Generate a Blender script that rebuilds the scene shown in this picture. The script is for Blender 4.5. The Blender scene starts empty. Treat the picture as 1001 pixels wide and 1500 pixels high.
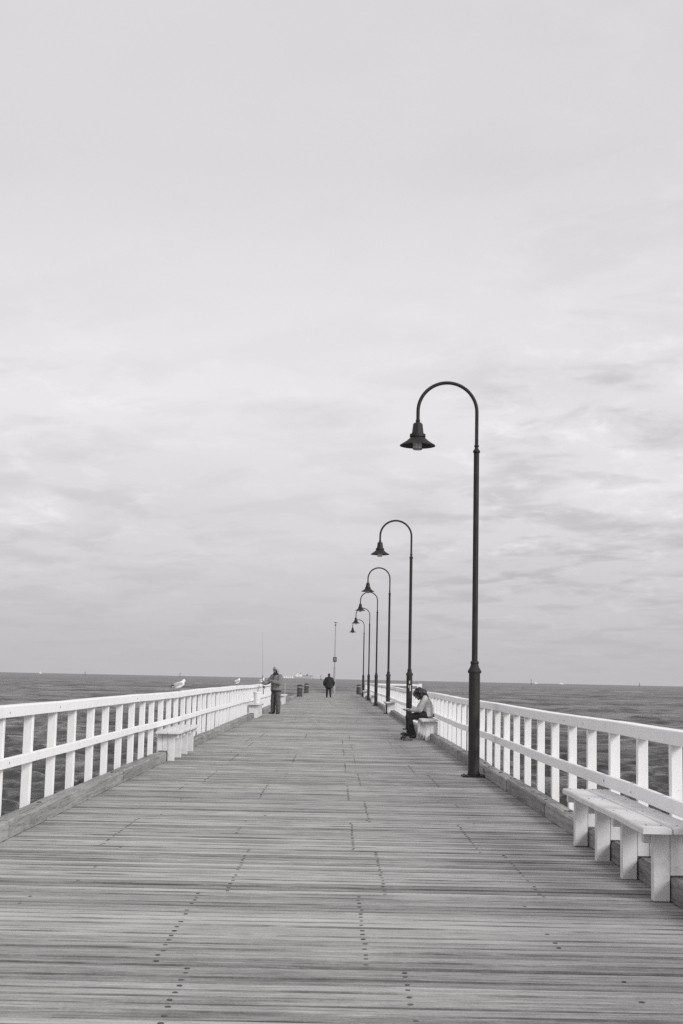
import bpy, bmesh, math, random
import numpy as np
from mathutils import Vector, Matrix

random.seed(7)
rng = np.random.default_rng(11)
S = bpy.context.scene
COL = S.collection
PI = math.pi
EYE = 1.4            # camera height above the deck
SEA = -2.6           # mean water level below the deck
F, CX, CY = 2000.0, 500.5, 750.0

# ------------------------------------------------------------------ camera
def unit(v): return v / np.linalg.norm(v)
VP = (492.0, 992.7); TILT = .021
_dy = unit(np.array([(VP[0]-CX)/F, -(VP[1]-CY)/F, -1.0]))
_p2 = np.array([(VP[0]+1000-CX)/F, -(VP[1]+1000*TILT-CY)/F, -1.0])
_u = unit(np.cross(_p2, _dy)); _u = _u if _u[1] > 0 else -_u
_r = np.cross(_dy, _u)
cam_data = bpy.data.cameras.new('camera')
cam = bpy.data.objects.new('camera', cam_data); COL.objects.link(cam)
cam.matrix_world = Matrix([[*_r, 0], [*_dy, 0], [*_u, EYE], [0, 0, 0, 1]])
cam_data.sensor_fit = 'HORIZONTAL'; cam_data.sensor_width = 24.0
cam_data.lens = F/1001*24.0
cam_data.clip_start = .05; cam_data.clip_end = 60000
S.camera = cam

# ------------------------------------------------------------------ world, sun, exposure
SUN_EL, SUN_AZ = math.radians(29), math.radians(133)     # azimuth clockwise from +Y: behind the camera, to the right
w = bpy.data.worlds.new('World'); S.world = w; w.use_nodes = True
nt = w.node_tree; N = nt.nodes; L = nt.links; N.clear()
def node(tree, typ, **kw):
    n = tree.nodes.new(typ)
    for k, v in kw.items(): setattr(n, k, v)
    return n
def wmath(op, a, b=None, clamp=False, tree=None):
    t = tree or nt
    n = t.nodes.new('ShaderNodeMath'); n.operation = op; n.use_clamp = clamp
    for i, v in enumerate((a, b)):
        if v is None: continue
        if isinstance(v, (int, float)): n.inputs[i].default_value = v
        else: t.links.new(v, n.inputs[i])
    return n.outputs[0]
def ramp(tree, fac, pts, interp='LINEAR'):
    n = tree.nodes.new('ShaderNodeValToRGB'); cr = n.color_ramp; cr.interpolation = interp
    while len(cr.elements) < len(pts): cr.elements.new(.5)
    for e, (p, c) in zip(cr.elements, pts):
        e.position = p; e.color = (c, c, c, 1) if isinstance(c, (int, float)) else (*c, 1)
    tree.links.new(fac, n.inputs[0]); return n.outputs[0]
def noise(tree, vec, scale, detail=4, rough=.5, dist=0.0):
    n = tree.nodes.new('ShaderNodeTexNoise')
    n.inputs['Scale'].default_value = scale; n.inputs['Detail'].default_value = detail
    n.inputs['Roughness'].default_value = rough; n.inputs['Distortion'].default_value = dist
    if vec is not None: tree.links.new(vec, n.inputs['Vector'])
    return n.outputs['Fac']
def mapping(tree, vec, scale=(1,1,1), loc=(0,0,0), rot=(0,0,0)):
    n = tree.nodes.new('ShaderNodeMapping')
    n.inputs['Scale'].default_value = scale; n.inputs['Location'].default_value = loc; n.inputs['Rotation'].default_value = rot
    tree.links.new(vec, n.inputs['Vector']); return n.outputs[0]

sky = node(nt, 'ShaderNodeTexSky', sky_type='NISHITA')
sky.sun_disc = False; sky.sun_elevation = SUN_EL; sky.sun_rotation = SUN_AZ
sky.dust_density = 3.0; sky.air_density = 1.0
bw = node(nt, 'ShaderNodeRGBToBW'); L.new(sky.outputs[0], bw.inputs[0])
skyv = wmath('MULTIPLY', bw.outputs[0], .05)                # the sky, without colour
tc = node(nt, 'ShaderNodeTexCoord')
sep = node(nt, 'ShaderNodeSeparateXYZ'); L.new(tc.outputs['Generated'], sep.inputs[0])
el = wmath('ABSOLUTE', sep.outputs[2])
# cloud deck seen in perspective: direction / (height + small)
den = wmath('ADD', el, .16)
px_ = wmath('DIVIDE', sep.outputs[0], den); py_ = wmath('DIVIDE', sep.outputs[1], den)
cmb = node(nt, 'ShaderNodeCombineXYZ'); L.new(px_, cmb.inputs[0]); L.new(py_, cmb.inputs[1])
def nz(scale, loc, rz, sc, det, ro, di): return noise(nt, mapping(nt, mapping(nt, cmb.outputs[0], (1, 1, 1), (0, 0, 0), (0, 0, rz)), scale, loc), sc, det, ro, di)
big = nz((.55, .9, 1), (3.1, 1.3, 0), .25, 1.3, 3, .5, .5)
wisp = nz((1.2, 1.5, 1), (2.7, 4.2, 0), .45, 3.0, 9, .58, .3)
fine = nz((1.5, 1.1, 1), (1.7, 9.2, 0), .2, 5.6, 10, .66, .2)
base = ramp(nt, el, [(0, .525), (.03, .555), (.08, .65), (.14, .75), (.20, .80), (.27, .78), (.36, .71), (.47, .71), (1, .70)])
# broken cloud low in the sky, calm veil above it
band = ramp(nt, el, [(0, .10), (.04, .45), (.09, 1), (.20, .9), (.26, .35), (.45, .22), (1, .35)])
dark = ramp(nt, wisp, [(.45, 0), (.64, 1)], 'EASE')          # soft grey undersides
lit = ramp(nt, fine, [(.50, 0), (.68, 1)], 'EASE')           # small bright puffs
east = ramp(nt, wmath('ADD', wmath('MULTIPLY', px_, .5), .5), [(.0, .6), (.22, .5), (.4, .25), (.55, .35), (.70, 1.0)])
dd = wmath('MULTIPLY', wmath('SUBTRACT', big, .5), .22)
dd = wmath('ADD', dd, wmath('MULTIPLY', wmath('MULTIPLY', dark, east), -.20))
dd = wmath('ADD', dd, wmath('MULTIPLY', wmath('MULTIPLY', lit, east), .13))
dd = wmath('ADD', wmath('MULTIPLY', dd, band), .02)
# single clouds that stand out: (bearing east of north, elevation, half width, half height in degrees, strength)
lump = ramp(nt, wmath('ADD', wmath('MULTIPLY', fine, .65), wmath('MULTIPLY', wisp, .35)), [(.34, .15), (.62, 1)], 'EASE')
for brg, elv, wd_, ht, st in ((-13.2, 6.6, 2.6, 1.1, .19), (12.6, 7.6, 3.6, 1.1, .17), (14.2, 9.4, 2.4, .9, .07), (-1.2, 11.0, 3.8, .8, -.14), (3.2, 7.2, 1.8, .8, -.11),
                             (9.5, 12.2, 4.5, 1.5, -.12), (13.8, 10.6, 3.0, 1.3, -.15), (8.5, 4.4, 4.5, 1.0, -.06), (8.0, 9.4, 3.0, .8, -.06), (-8.0, 8.6, 5.0, .9, -.05), (-5, 6.0, 4.0, .8, -.04)):
    B, E = math.radians(brg), math.radians(elv); dn = math.sin(E)+.16
    cx_, cy_ = math.sin(B)*math.cos(E)/dn, math.cos(B)*math.cos(E)/dn
    rx_ = math.radians(wd_)/dn; ry_ = math.cos(E)*math.radians(ht)/dn**2
    qx = wmath('DIVIDE', wmath('SUBTRACT', px_, cx_), rx_); qy = wmath('DIVIDE', wmath('SUBTRACT', py_, cy_), ry_)
    f_ = wmath('SUBTRACT', 1.0, wmath('ADD', wmath('MULTIPLY', qx, qx), wmath('MULTIPLY', qy, qy)), True)
    dd = wmath('ADD', dd, wmath('MULTIPLY', wmath('MULTIPLY', f_, lump), st))
cl = wmath('MULTIPLY', base, wmath('ADD', dd, 1.0))
mx = wmath('ADD', wmath('MULTIPLY', skyv, .12), wmath('MULTIPLY', cl, .96))
tint = node(nt, 'ShaderNodeVectorMath', operation='SCALE'); tint.inputs[0].default_value = (1.0, .975, 1.005)
L.new(mx, tint.inputs['Scale'])
bg = node(nt, 'ShaderNodeBackground'); L.new(tint.outputs[0], bg.inputs[0]); bg.inputs[1].default_value = 1/1.516      # the picture is exposed a little over half a stop up
wo = node(nt, 'ShaderNodeOutputWorld'); L.new(bg.outputs[0], wo.inputs[0])

sun = bpy.data.lights.new('sun', 'SUN'); sun.energy = 1.5; sun.angle = math.radians(22); sun.color = (1, .985, .965)
so = bpy.data.objects.new('sun', sun); COL.objects.link(so)
sd = Vector((math.sin(SUN_AZ)*math.cos(SUN_EL), math.cos(SUN_AZ)*math.cos(SUN_EL), math.sin(SUN_EL)))
so.rotation_euler = (-sd).to_track_quat('-Z', 'Y').to_euler(); so.location = sd*60
S.view_settings.view_transform = 'Standard'; S.view_settings.look = 'None'
S.view_settings.exposure = 0.6; S.view_settings.gamma = 1.0; S.view_settings.use_curve_mapping = False
S.render.engine = 'CYCLES'
S.cycles.max_bounces = 6; S.cycles.use_denoising = False

# ------------------------------------------------------------------ materials
def mat(name, col, rough=.6, metal=0.0, var=.0, vscale=8, bump=0.0, bscale=30, spec=.5):
    m = bpy.data.materials.new(name); m.use_nodes = True
    t = m.node_tree; b = t.nodes['Principled BSDF']
    b.inputs['Roughness'].default_value = rough; b.inputs['Metallic'].default_value = metal
    b.inputs['Specular IOR Level'].default_value = spec
    if isinstance(col, (int, float)): col = (col, col*.985, col*.975)
    tcn = t.nodes.new('ShaderNodeTexCoord')
    if var:
        f = noise(t, tcn.outputs['Object'], vscale, 6, .6)
        lo = tuple(c*(1-var) for c in col); hi = tuple(min(1, c*(1+var)) for c in col)
        L_ = ramp(t, f, [(.3, lo), (.7, hi)])
        t.links.new(L_, b.inputs['Base Color'])
    else:
        b.inputs['Base Color'].default_value = (*col, 1)
    if bump:
        bn = t.nodes.new('ShaderNodeBump'); bn.inputs['Strength'].default_value = bump; bn.inputs['Distance'].default_value = .01
        t.links.new(noise(t, tcn.outputs['Object'], bscale, 5, .6), bn.inputs['Height']); t.links.new(bn.outputs[0], b.inputs['Normal'])
    return m

def wood_mat(name, lo, hi, along='X', joined=False, worn=.5, spread=.16):
    """weathered timber: long grain, dark checks, tone by piece"""
    m = bpy.data.materials.new(name); m.use_nodes = True
    t = m.node_tree; b = t.nodes['Principled BSDF']
    b.inputs['Roughness'].default_value = .78; b.inputs['Specular IOR Level'].default_value = .25
    geo = t.nodes.new('ShaderNodeNewGeometry')
    if joined:
        at = t.nodes.new('ShaderNodeAttribute'); at.attribute_name = 'tone'; rnd = at.outputs['Fac']
    else:
        oi = t.nodes.new('ShaderNodeObjectInfo'); rnd = oi.outputs['Random']
    off = t.nodes.new('ShaderNodeCombineXYZ'); k = wmath('MULTIPLY', rnd, 91.0, tree=t)
    t.links.new(k, off.inputs[0 if along == 'X' else 1]); t.links.new(k, off.inputs[2])
    add = t.nodes.new('ShaderNodeVectorMath'); add.operation = 'ADD'
    t.links.new(geo.outputs['Position'], add.inputs[0]); t.links.new(off.outputs[0], add.inputs[1])
    P = add.outputs[0]
    sc = (1.9, 38, 38) if along == 'X' else (34, 1.5, 34)
    sc2 = (7, 150, 150) if along == 'X' else (150, 7, 150)
    g1 = noise(t, mapping(t, P, sc), 1.0, 6, .6, .3)
    g2 = noise(t, mapping(t, P, sc2), 1.0, 5, .65, .2)
    g3 = noise(t, geo.outputs['Position'], 1.3, 6, .65)
    g4 = noise(t, P, 60, 5, .7)
    v = wmath('ADD', wmath('MULTIPLY', g1, .42, tree=t), wmath('MULTIPLY', g2, .38, tree=t), tree=t)
    v = wmath('ADD', v, wmath('MULTIPLY', g4, .20, tree=t), tree=t)
    v = wmath('ADD', v, wmath('MULTIPLY', wmath('SUBTRACT', g3, .5, tree=t), .17, tree=t), tree=t)
    v = wmath('ADD', v, wmath('MULTIPLY', wmath('SUBTRACT', rnd, .5, tree=t), spread, tree=t), tree=t)
    c = ramp(t, v, [(.34, tuple(x*.5 for x in lo)), (.44, lo), (.60, hi), (.74, tuple(x*1.2 for x in hi))])
    # dark checks
    ch = ramp(t, noise(t, mapping(t, P, tuple(s*1.7 for s in sc)), 1.0, 3, .5, .4), [(.30, .55), (.37, 1)])
    mixn = t.nodes.new('ShaderNodeMix'); mixn.data_type = 'RGBA'; mixn.blend_type = 'MULTIPLY'; mixn.inputs[0].default_value = .8
    t.links.new(c, mixn.inputs[6]); t.links.new(ch, mixn.inputs[7]); t.links.new(mixn.outputs[2], b.inputs['Base Color'])
    if along == 'X':      # darker colour on the arrises so the seams show, patchy along the boards
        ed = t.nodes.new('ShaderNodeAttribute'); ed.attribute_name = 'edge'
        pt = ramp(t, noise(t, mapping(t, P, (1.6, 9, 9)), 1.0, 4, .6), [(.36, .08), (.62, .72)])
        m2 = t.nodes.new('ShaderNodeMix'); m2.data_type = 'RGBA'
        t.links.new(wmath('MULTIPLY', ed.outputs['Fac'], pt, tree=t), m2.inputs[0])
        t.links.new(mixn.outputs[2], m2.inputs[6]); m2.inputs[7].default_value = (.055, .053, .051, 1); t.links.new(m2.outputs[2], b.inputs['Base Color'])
    bn = t.nodes.new('ShaderNodeBump'); bn.inputs['Strength'].default_value = .6; bn.inputs['Distance'].default_value = .006
    t.links.new(v, bn.inputs['Height']); t.links.new(bn.outputs[0], b.inputs['Normal'])
    return m

def paint_mat(name, col=.80, grime=.35):
    """white painted timber with thin grime and chips of bare wood"""
    m = bpy.data.materials.new(name); m.use_nodes = True
    t = m.node_tree; b = t.nodes['Principled BSDF']; b.inputs['Roughness'].default_value = .55; b.inputs['Specular IOR Level'].default_value = .3
    geo = t.nodes.new('ShaderNodeNewGeometry'); P = geo.outputs['Position']
    f = noise(t, P, 5, 6, .65)
    c = ramp(t, f, [(.25, tuple(col*(1-grime)*k for k in (1, .985, .97))), (.5, tuple(col*k for k in (.985, .98, .985))), (1, (col*1.02,)*3)])
    chips = ramp(t, noise(t, P, 42, 4, .7), [(.27, .22), (.31, 1)])
    mixn = t.nodes.new('ShaderNodeMix'); mixn.data_type = 'RGBA'; mixn.blend_type = 'MULTIPLY'; mixn.inputs[0].default_value = 1
    t.links.new(c, mixn.inputs[6]); t.links.new(chips, mixn.inputs[7]); t.links.new(mixn.outputs[2], b.inputs['Base Color'])
    bn = t.nodes.new('ShaderNodeBump'); bn.inputs['Strength'].default_value = .3; bn.inputs['Distance'].default_value = .004
    t.links.new(noise(t, P, 60, 4, .6), bn.inputs['Height']); t.links.new(bn.outputs[0], b.inputs['Normal'])
    return m

LO, HI = (.275, .272, .266), (.495, .49, .482)
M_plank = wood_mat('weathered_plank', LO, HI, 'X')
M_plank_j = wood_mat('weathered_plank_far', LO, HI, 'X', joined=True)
M_curb = wood_mat('kerb_timber', (.20, .197, .190), (.38, .375, .366), 'Y', spread=.12)
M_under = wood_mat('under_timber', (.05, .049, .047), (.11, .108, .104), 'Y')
M_paint = paint_mat('white_paint', .89, .08)
M_bench = paint_mat('bench_paint', .72, .30)
M_lamp = mat('lamp_paint', (.027, .0245, .0235), .62, 0, .35, 7, .25, 60, .3)
M_bolt = mat('iron_bolt', (.08, .077, .074), .8, 0, .4, 9)
M_glass = bpy.data.materials.new('lamp_glass'); M_glass.use_nodes = True
_b = M_glass.node_tree.nodes['Principled BSDF']; _b.inputs['Transmission Weight'].default_value = .2
_b.inputs['Roughness'].default_value = .08; _b.inputs['IOR'].default_value = 1.3; _b.inputs['Base Color'].default_value = (.95, .95, .95, 1)
M_sign = mat('sign_face', .05, .5); M_signw = mat('sign_print', .5, .5)
M_galv = mat('galvanised_steel', .33, .5, .3, .15, 5)
M_conc = mat('pale_sleeve', .33, .8, 0, .2, 6)
M_white = mat('bucket_plastic', (.80, .80, .80), .4)
M_skin = mat('skin', (.22, .20, .19), .55)
M_jacket = mat('jacket_cloth', .19, .85, 0, .22, 14, .5, 40)
M_hood = mat('hood_cloth', .40, .85, 0, .15, 20, .4, 50)
M_trouser = mat('trouser_cloth', .095, .9, 0, .25, 12, .5, 35)
M_dark = mat('black_cloth', .022, .85, 0, .3, 12, .4, 35)
M_shoe = mat('shoe_leather', .03, .5)
M_hair = mat('dark_hair', .012, .5, 0, .4, 40, .6, 60)
M_knit = mat('pale_knit', .50, .9, 0, .12, 20, .6, 60)
M_paper = mat('paper', .6, .8)
M_beard = mat('dark_beard', .02, .8)
M_feather = mat('white_feather', (.80, .80, .80), .7); M_wing = mat('grey_feather', .36, .7, 0, .15, 30)
M_black = mat('black_feather', .02, .6); M_beak = mat('beak', .16, .5)
M_bin = wood_mat('bin_timber', (.07, .068, .066), (.17, .167, .162), 'Y')
M_ship = mat('ship_white', .85, .5); M_shipd = mat('ship_dark', .16, .6); M_hull = mat('ship_hull', .50, .6)
M_wheel = mat('wheel_urethane', .09, .5)

# ------------------------------------------------------------------ helpers
def tag(o, label=None, cat=None, group=None, kind=None):
    if label: o['label'] = label
    if cat: o['category'] = cat
    if group: o['group'] = group
    if kind: o['kind'] = kind
    return o
def empty(name, loc=(0,0,0), rz=0, parent=None):
    o = bpy.data.objects.new(name, None); COL.objects.link(o); o.empty_display_size = .2
    o.location = loc; o.rotation_euler = (0, 0, rz)
    if parent: o.parent = parent
    return o
def link(name, me, parent=None, loc=None):
    o = bpy.data.objects.new(name, me); COL.objects.link(o)
    if parent: o.parent = parent
    if loc is not None: o.location = loc
    return o
def mesh_of(name, bm, m, smooth=False):
    bmesh.ops.recalc_face_normals(bm, faces=bm.faces)
    me = bpy.data.meshes.new(name); bm.to_mesh(me); bm.free()
    me.materials.append(m)
    if smooth:
        me.shade_smooth()
        try: me.set_sharp_from_angle(angle=math.radians(38))
        except Exception: pass
    return me
def obj(name, bm, m, parent=None, smooth=False, loc=None):
    return link(name, mesh_of(name, bm, m, smooth), parent, loc)
def box(bm, x0, x1, y0, y1, z0, z1, bev=0.0):
    vs = [bm.verts.new(c) for c in [(x0,y0,z0),(x1,y0,z0),(x1,y1,z0),(x0,y1,z0),(x0,y0,z1),(x1,y0,z1),(x1,y1,z1),(x0,y1,z1)]]
    fs = [bm.faces.new([vs[i] for i in q]) for q in ((0,3,2,1),(4,5,6,7),(0,1,5,4),(1,2,6,5),(2,3,7,6),(3,0,4,7))]
    if bev:
        es = list({e for f in fs for e in f.edges})
        bmesh.ops.bevel(bm, geom=es, offset=bev, segments=1, affect='EDGES')
    return vs
def boxbm(*a, **k):
    bm = bmesh.new(); box(bm, *a, **k); return bm
def lathe(bm, prof, seg=20, c=(0,0,0), cap=True):
    rings = []
    for r, z in prof:
        rings.append([bm.verts.new((c[0]+r*math.cos(2*PI*i/seg), c[1]+r*math.sin(2*PI*i/seg), c[2]+z)) for i in range(seg)])
    for a, b_ in zip(rings, rings[1:]):
        for i in range(seg): bm.faces.new((a[i], a[(i+1)%seg], b_[(i+1)%seg], b_[i]))
    if cap:
        bm.faces.new(rings[0][::-1]); bm.faces.new(rings[-1])
    return bm
def tube(bm, pts, rad, seg=12):
    pts = [Vector(p) for p in pts]
    rads = rad if isinstance(rad, (list, tuple)) else [rad]*len(pts)
    rings = []; up = None
    for i, p in enumerate(pts):
        d = (pts[min(i+1, len(pts)-1)] - pts[max(i-1, 0)]).normalized()
        if up is None:
            up = Vector((0, 1, 0)) if abs(d.y) < .9 else Vector((1, 0, 0))
        a = d.cross(up).normalized(); b_ = a.cross(d).normalized(); up = b_
        rings.append([bm.verts.new(p + a*rads[i]*math.cos(2*PI*k/seg) + b_*rads[i]*math.sin(2*PI*k/seg)) for k in range(seg)])
    for a, b_ in zip(rings, rings[1:]):
        for i in range(seg): bm.faces.new((a[i], a[(i+1)%seg], b_[(i+1)%seg], b_[i]))
    bm.faces.new(rings[0][::-1]); bm.faces.new(rings[-1])
    return bm
def copy_tree(o, parent=None, label=None, loc=None):
    c = o.copy(); COL.objects.link(c)
    if parent: c.parent = parent
    if label: c['label'] = label
    if loc is not None: c.location = loc
    for ch in list(o.children): copy_tree(ch, c)
    return c

# ------------------------------------------------------------------ the sea: one sheet on the curved earth
def build_sea():
    fr = np.radians(np.linspace(-21, 21, 500))
    bk = np.radians(np.linspace(21, 339, 110)[1:-1])
    th = np.concatenate([fr, bk])                 # clockwise from +Y
    r = [0.01, 4, 8, 12, 16, 20, 24, 27]
    while r[-1] < 800: r.append(r[-1]*1.0042)
    while r[-1] < 14000: r.append(r[-1]*1.011)
    r = np.array(r); dr = np.gradient(r)
    R_, T_ = np.meshgrid(r, th, indexing='ij'); DR = np.repeat(dr[:, None], len(th), 1)
    X = R_*np.sin(T_); Y = R_*np.cos(T_)
    Z = np.zeros_like(X); DX = np.zeros_like(X); DY = np.zeros_like(X)
    nw = 76
    lam = np.exp(rng.uniform(math.log(.36), math.log(8), nw))
    lam = np.concatenate([lam, np.exp(rng.uniform(math.log(7), math.log(34), 26))])
    for l in lam:
        a = rng.normal(math.radians(252), math.radians(34)); k = 2*PI/l
        amp = .022*l**.85 if l < 1.2 else .0257*(l/1.2)**.12*(1 if l < 4 else .8)
        if l > 6.9: amp = .034*(l/15)**.5
        amp *= rng.uniform(.6, 1.3)
        att = np.clip((l/(2.2*DR) - 1), 0, 1)
        
        kx, ky = k*math.cos(a), k*math.sin(a)
        ph = kx*X + ky*Y + rng.uniform(0, 2*PI)
        s = np.sin(ph)*amp*att; c = np.cos(ph)*amp*att
        Z += s; DX += c*math.cos(a)*1.05; DY += c*math.sin(a)*1.05
    X = X + DX; Y = Y + DY
    Z = Z + SEA - R_**2/(2*6371000.0)
    nr, na = X.shape
    co = np.stack([X, Y, Z], -1).reshape(-1, 3).astype(np.float32)
    i = np.arange(nr-1)[:, None]*na; j = np.arange(na)[None, :]; j2 = (j+1) % na
    q = np.stack([i+j, i+na+j, i+na+j2, i+j2], -1).reshape(-1, 4)[:, ::-1]
    me = bpy.data.meshes.new('sea')
    me.vertices.add(len(co)); me.vertices.foreach_set('co', co.ravel())
    me.loops.add(q.size); me.loops.foreach_set('vertex_index', q.astype(np.int32).ravel())
    me.polygons.add(len(q)); me.polygons.foreach_set('loop_start', np.arange(0, q.size, 4, dtype=np.int32))
    me.polygons.foreach_set('use_smooth', np.ones(len(q), dtype=bool))
    me.update(); me.validate()
    m = bpy.data.materials.new('sea_water'); m.use_nodes = True; t = m.node_tree
    geo = t.nodes.new('ShaderNodeNewGeometry'); P = geo.outputs['Position']
    n1 = noise(t, mapping(t, P, (1, 1.6, 1)), 2.6, 8, .70, .4)
    n2 = noise(t, mapping(t, P, (.22, .42, 1)), 1.0, 8, .66, .3)
    n3 = noise(t, mapping(t, P, (.012, .05, 1)), 1.0, 6, .62, .3)
    n4 = noise(t, mapping(t, P, (.14, .40, 1)), 1.0, 8, .68, .5)
    h = wmath('ADD', wmath('MULTIPLY', n1, .055, tree=t), wmath('MULTIPLY', n2, .34, tree=t), tree=t)
    bn = t.nodes.new('ShaderNodeBump'); bn.inputs['Strength'].default_value = .9; bn.inputs['Distance'].default_value = 1.0
    t.links.new(h, bn.inputs['Height'])
    # many small facets: water body plus a limited amount of mirror, patchy with the wind
    body = t.nodes.new('ShaderNodeBsdfDiffuse'); body.inputs[0].default_value = (.060, .059, .057, 1); t.links.new(bn.outputs[0], body.inputs['Normal'])
    gl_ = t.nodes.new('ShaderNodeBsdfGlossy'); gl_.inputs['Roughness'].default_value = .12; gl_.inputs['Color'].default_value = (1, 1, 1, 1); t.links.new(bn.outputs[0], gl_.inputs['Normal'])
    fn = t.nodes.new('ShaderNodeFresnel'); fn.inputs['IOR'].default_value = 1.333; t.links.new(bn.outputs[0], fn.inputs['Normal'])
    n5 = noise(t, mapping(t, P, (.06, .20, 1)), 1.0, 9, .74, .3)
    mixv = wmath('ADD', wmath('MULTIPLY', n3, .25, tree=t), wmath('ADD', wmath('MULTIPLY', n4, .35, tree=t), wmath('MULTIPLY', n5, .40, tree=t), tree=t), tree=t)
    patch = ramp(t, mixv, [(.43, .34), (.56, 1.15)])
    ln_ = t.nodes.new('ShaderNodeVectorMath'); ln_.operation = 'LENGTH'; t.links.new(P, ln_.inputs[0])
    far_dim = ramp(t, wmath('DIVIDE', ln_.outputs['Value'], 600.0, tree=t), [(.07, 1.0), (.25, .78), (.7, .62)])   # reflection painted dimmer with distance, standing in for waves too fine to model
    fac = wmath('MULTIPLY', wmath('MULTIPLY', fn.outputs[0], patch, tree=t), far_dim, tree=t)
    b = t.nodes.new('ShaderNodeMixShader'); t.links.new(fac, b.inputs[0]); t.links.new(body.outputs[0], b.inputs[1]); t.links.new(gl_.outputs[0], b.inputs[2])
    # thin foam on a few crests
    fo = wmath('MULTIPLY', ramp(t, noise(t, mapping(t, P, (.5, 1.2, 1)), 1.6, 6, .6), [(.70, 0), (.735, 1)]),
               ramp(t, noise(t, P, .05, 3, .5), [(.5, 0), (.6, 1)]), tree=t)
    d = t.nodes.new('ShaderNodeBsdfDiffuse'); d.inputs[0].default_value = (.6, .6, .6, 1)
    ms = t.nodes.new('ShaderNodeMixShader'); t.links.new(fo, ms.inputs[0]); t.links.new(b.outputs[0], ms.inputs[1]); t.links.new(d.outputs[0], ms.inputs[2])
    t.links.new(ms.outputs[0], t.nodes['Material Output'].inputs['Surface'])
    me.materials.append(m)
    tag(link('sea', me), 'choppy grey sea running out to the horizon', kind='structure')
build_sea()

# ------------------------------------------------------------------ the pier
Y0, YEND = -6.0, 123.0
XL, XR = -2.71, 2.21                 # inner faces of the kerb timbers
CW, CH = .17, .155                   # kerb width, height
pier = empty('pier'); tag(pier, 'long straight timber pier deck with raised kerb beams', kind='structure')
TH = .075
bays = []                            # (y_start, y_end, joist offset)
y = 6.78
while y > Y0: y -= 2.27
k = 0
while y < YEND:
    n = round((6.78-y)/2.27); bays.append((y, y+2.27, .355 if n % 2 == 1 else .18)); y += 2.27
def bay_of(yy):
    for a, b_, o in bays:
        if a <= yy < b_: return a, b_, o
    return bays[-1]
NSEG = 6
def plank_geo(wd, x0, x1, seed):
    r = random.Random(seed); vs = []; fs = []
    for i in range(NSEG):
        x = x0+(x1-x0)*i/(NSEG-1)
        e1 = r.uniform(-.0022, .0022); e2 = r.uniform(-.0022, .0022); z = r.uniform(-.002, .0015)
        c = .005 + r.uniform(0, .004)
        for (yy, zz) in ((-wd/2, -TH), (-wd/2+e1, -.009), (-wd/2+c+e1, z), (wd/2-c+e2, z), (wd/2+e2, -.009), (wd/2, -TH)):
            vs.append((x, yy, zz))
    for i in range(NSEG-1):
        for j in range(5):
            a = i*6+j; fs.append((a, a+6, a+7, a+1))
    fs.append((0, 1, 2, 3, 4, 5)); e = (NSEG-1)*6; fs.append((e+5, e+4, e+3, e+2, e+1, e))
    return vs, [tuple(reversed(f)) for f in fs]
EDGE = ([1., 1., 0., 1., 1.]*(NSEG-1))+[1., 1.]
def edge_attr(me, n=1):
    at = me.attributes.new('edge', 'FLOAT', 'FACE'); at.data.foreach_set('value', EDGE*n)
planks = []                          # (y, width, x0, x1, z, rot)
y = Y0; prev = None
rp = random.Random(5)
while y < YEND:
    wd = rp.choice((.108, .112, .115, .118, .122)); gap = rp.choice((.010, .012, .013, .015, .012, .016, .022, .011, .013, .030))
    b_ = bay_of(y)
    if prev is not None and b_[0] != prev: gap = rp.uniform(.024, .038)
    prev = b_[0]
    y += gap
    planks.append((y+wd/2, wd, rp.gauss(0, .0027), rp.gauss(0, .0008)))
    y += wd
variants = {}
def variant(wd, k):
    key = (wd, k)
    if key not in variants:
        vs, fs = plank_geo(wd, XL-CW-.05, XR+CW+.05, hash(key) & 0xffff)
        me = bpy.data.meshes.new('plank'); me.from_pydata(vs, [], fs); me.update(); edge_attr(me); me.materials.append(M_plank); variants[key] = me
    return variants[key]
near = [p for p in planks if p[0] > 5.3][:298]
nearset = {p[0] for p in near}
for p in near:
    o = link('plank', variant(p[1], rp.randrange(4)), pier, (0, p[0], p[2])); o.rotation_euler = (rp.gauss(0, .014), 0, p[3])
def far_planks(sel, name):
    vs, fs, tone = [], [], []
    for p in sel:
        a, b_ = plank_geo(p[1], XL-CW-.05, XR+CW+.05, int(p[0]*1000)); o = len(vs)
        vs += [(v[0], v[1]+p[0]+v[0]*p[3], v[2]+p[2]) for v in a]; fs += [tuple(i+o for i in f) for f in b_]; tone += [rp.random()]*len(b_)
    me = bpy.data.meshes.new(name); me.from_pydata(vs, [], fs); me.update()
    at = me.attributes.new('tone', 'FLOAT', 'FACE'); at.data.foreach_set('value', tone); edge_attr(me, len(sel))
    me.materials.append(M_plank_j); o = link(name, me, pier); o['kind'] = 'stuff'; return o
far_planks([p for p in planks if p[0] not in nearset], 'far_planking')
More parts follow.
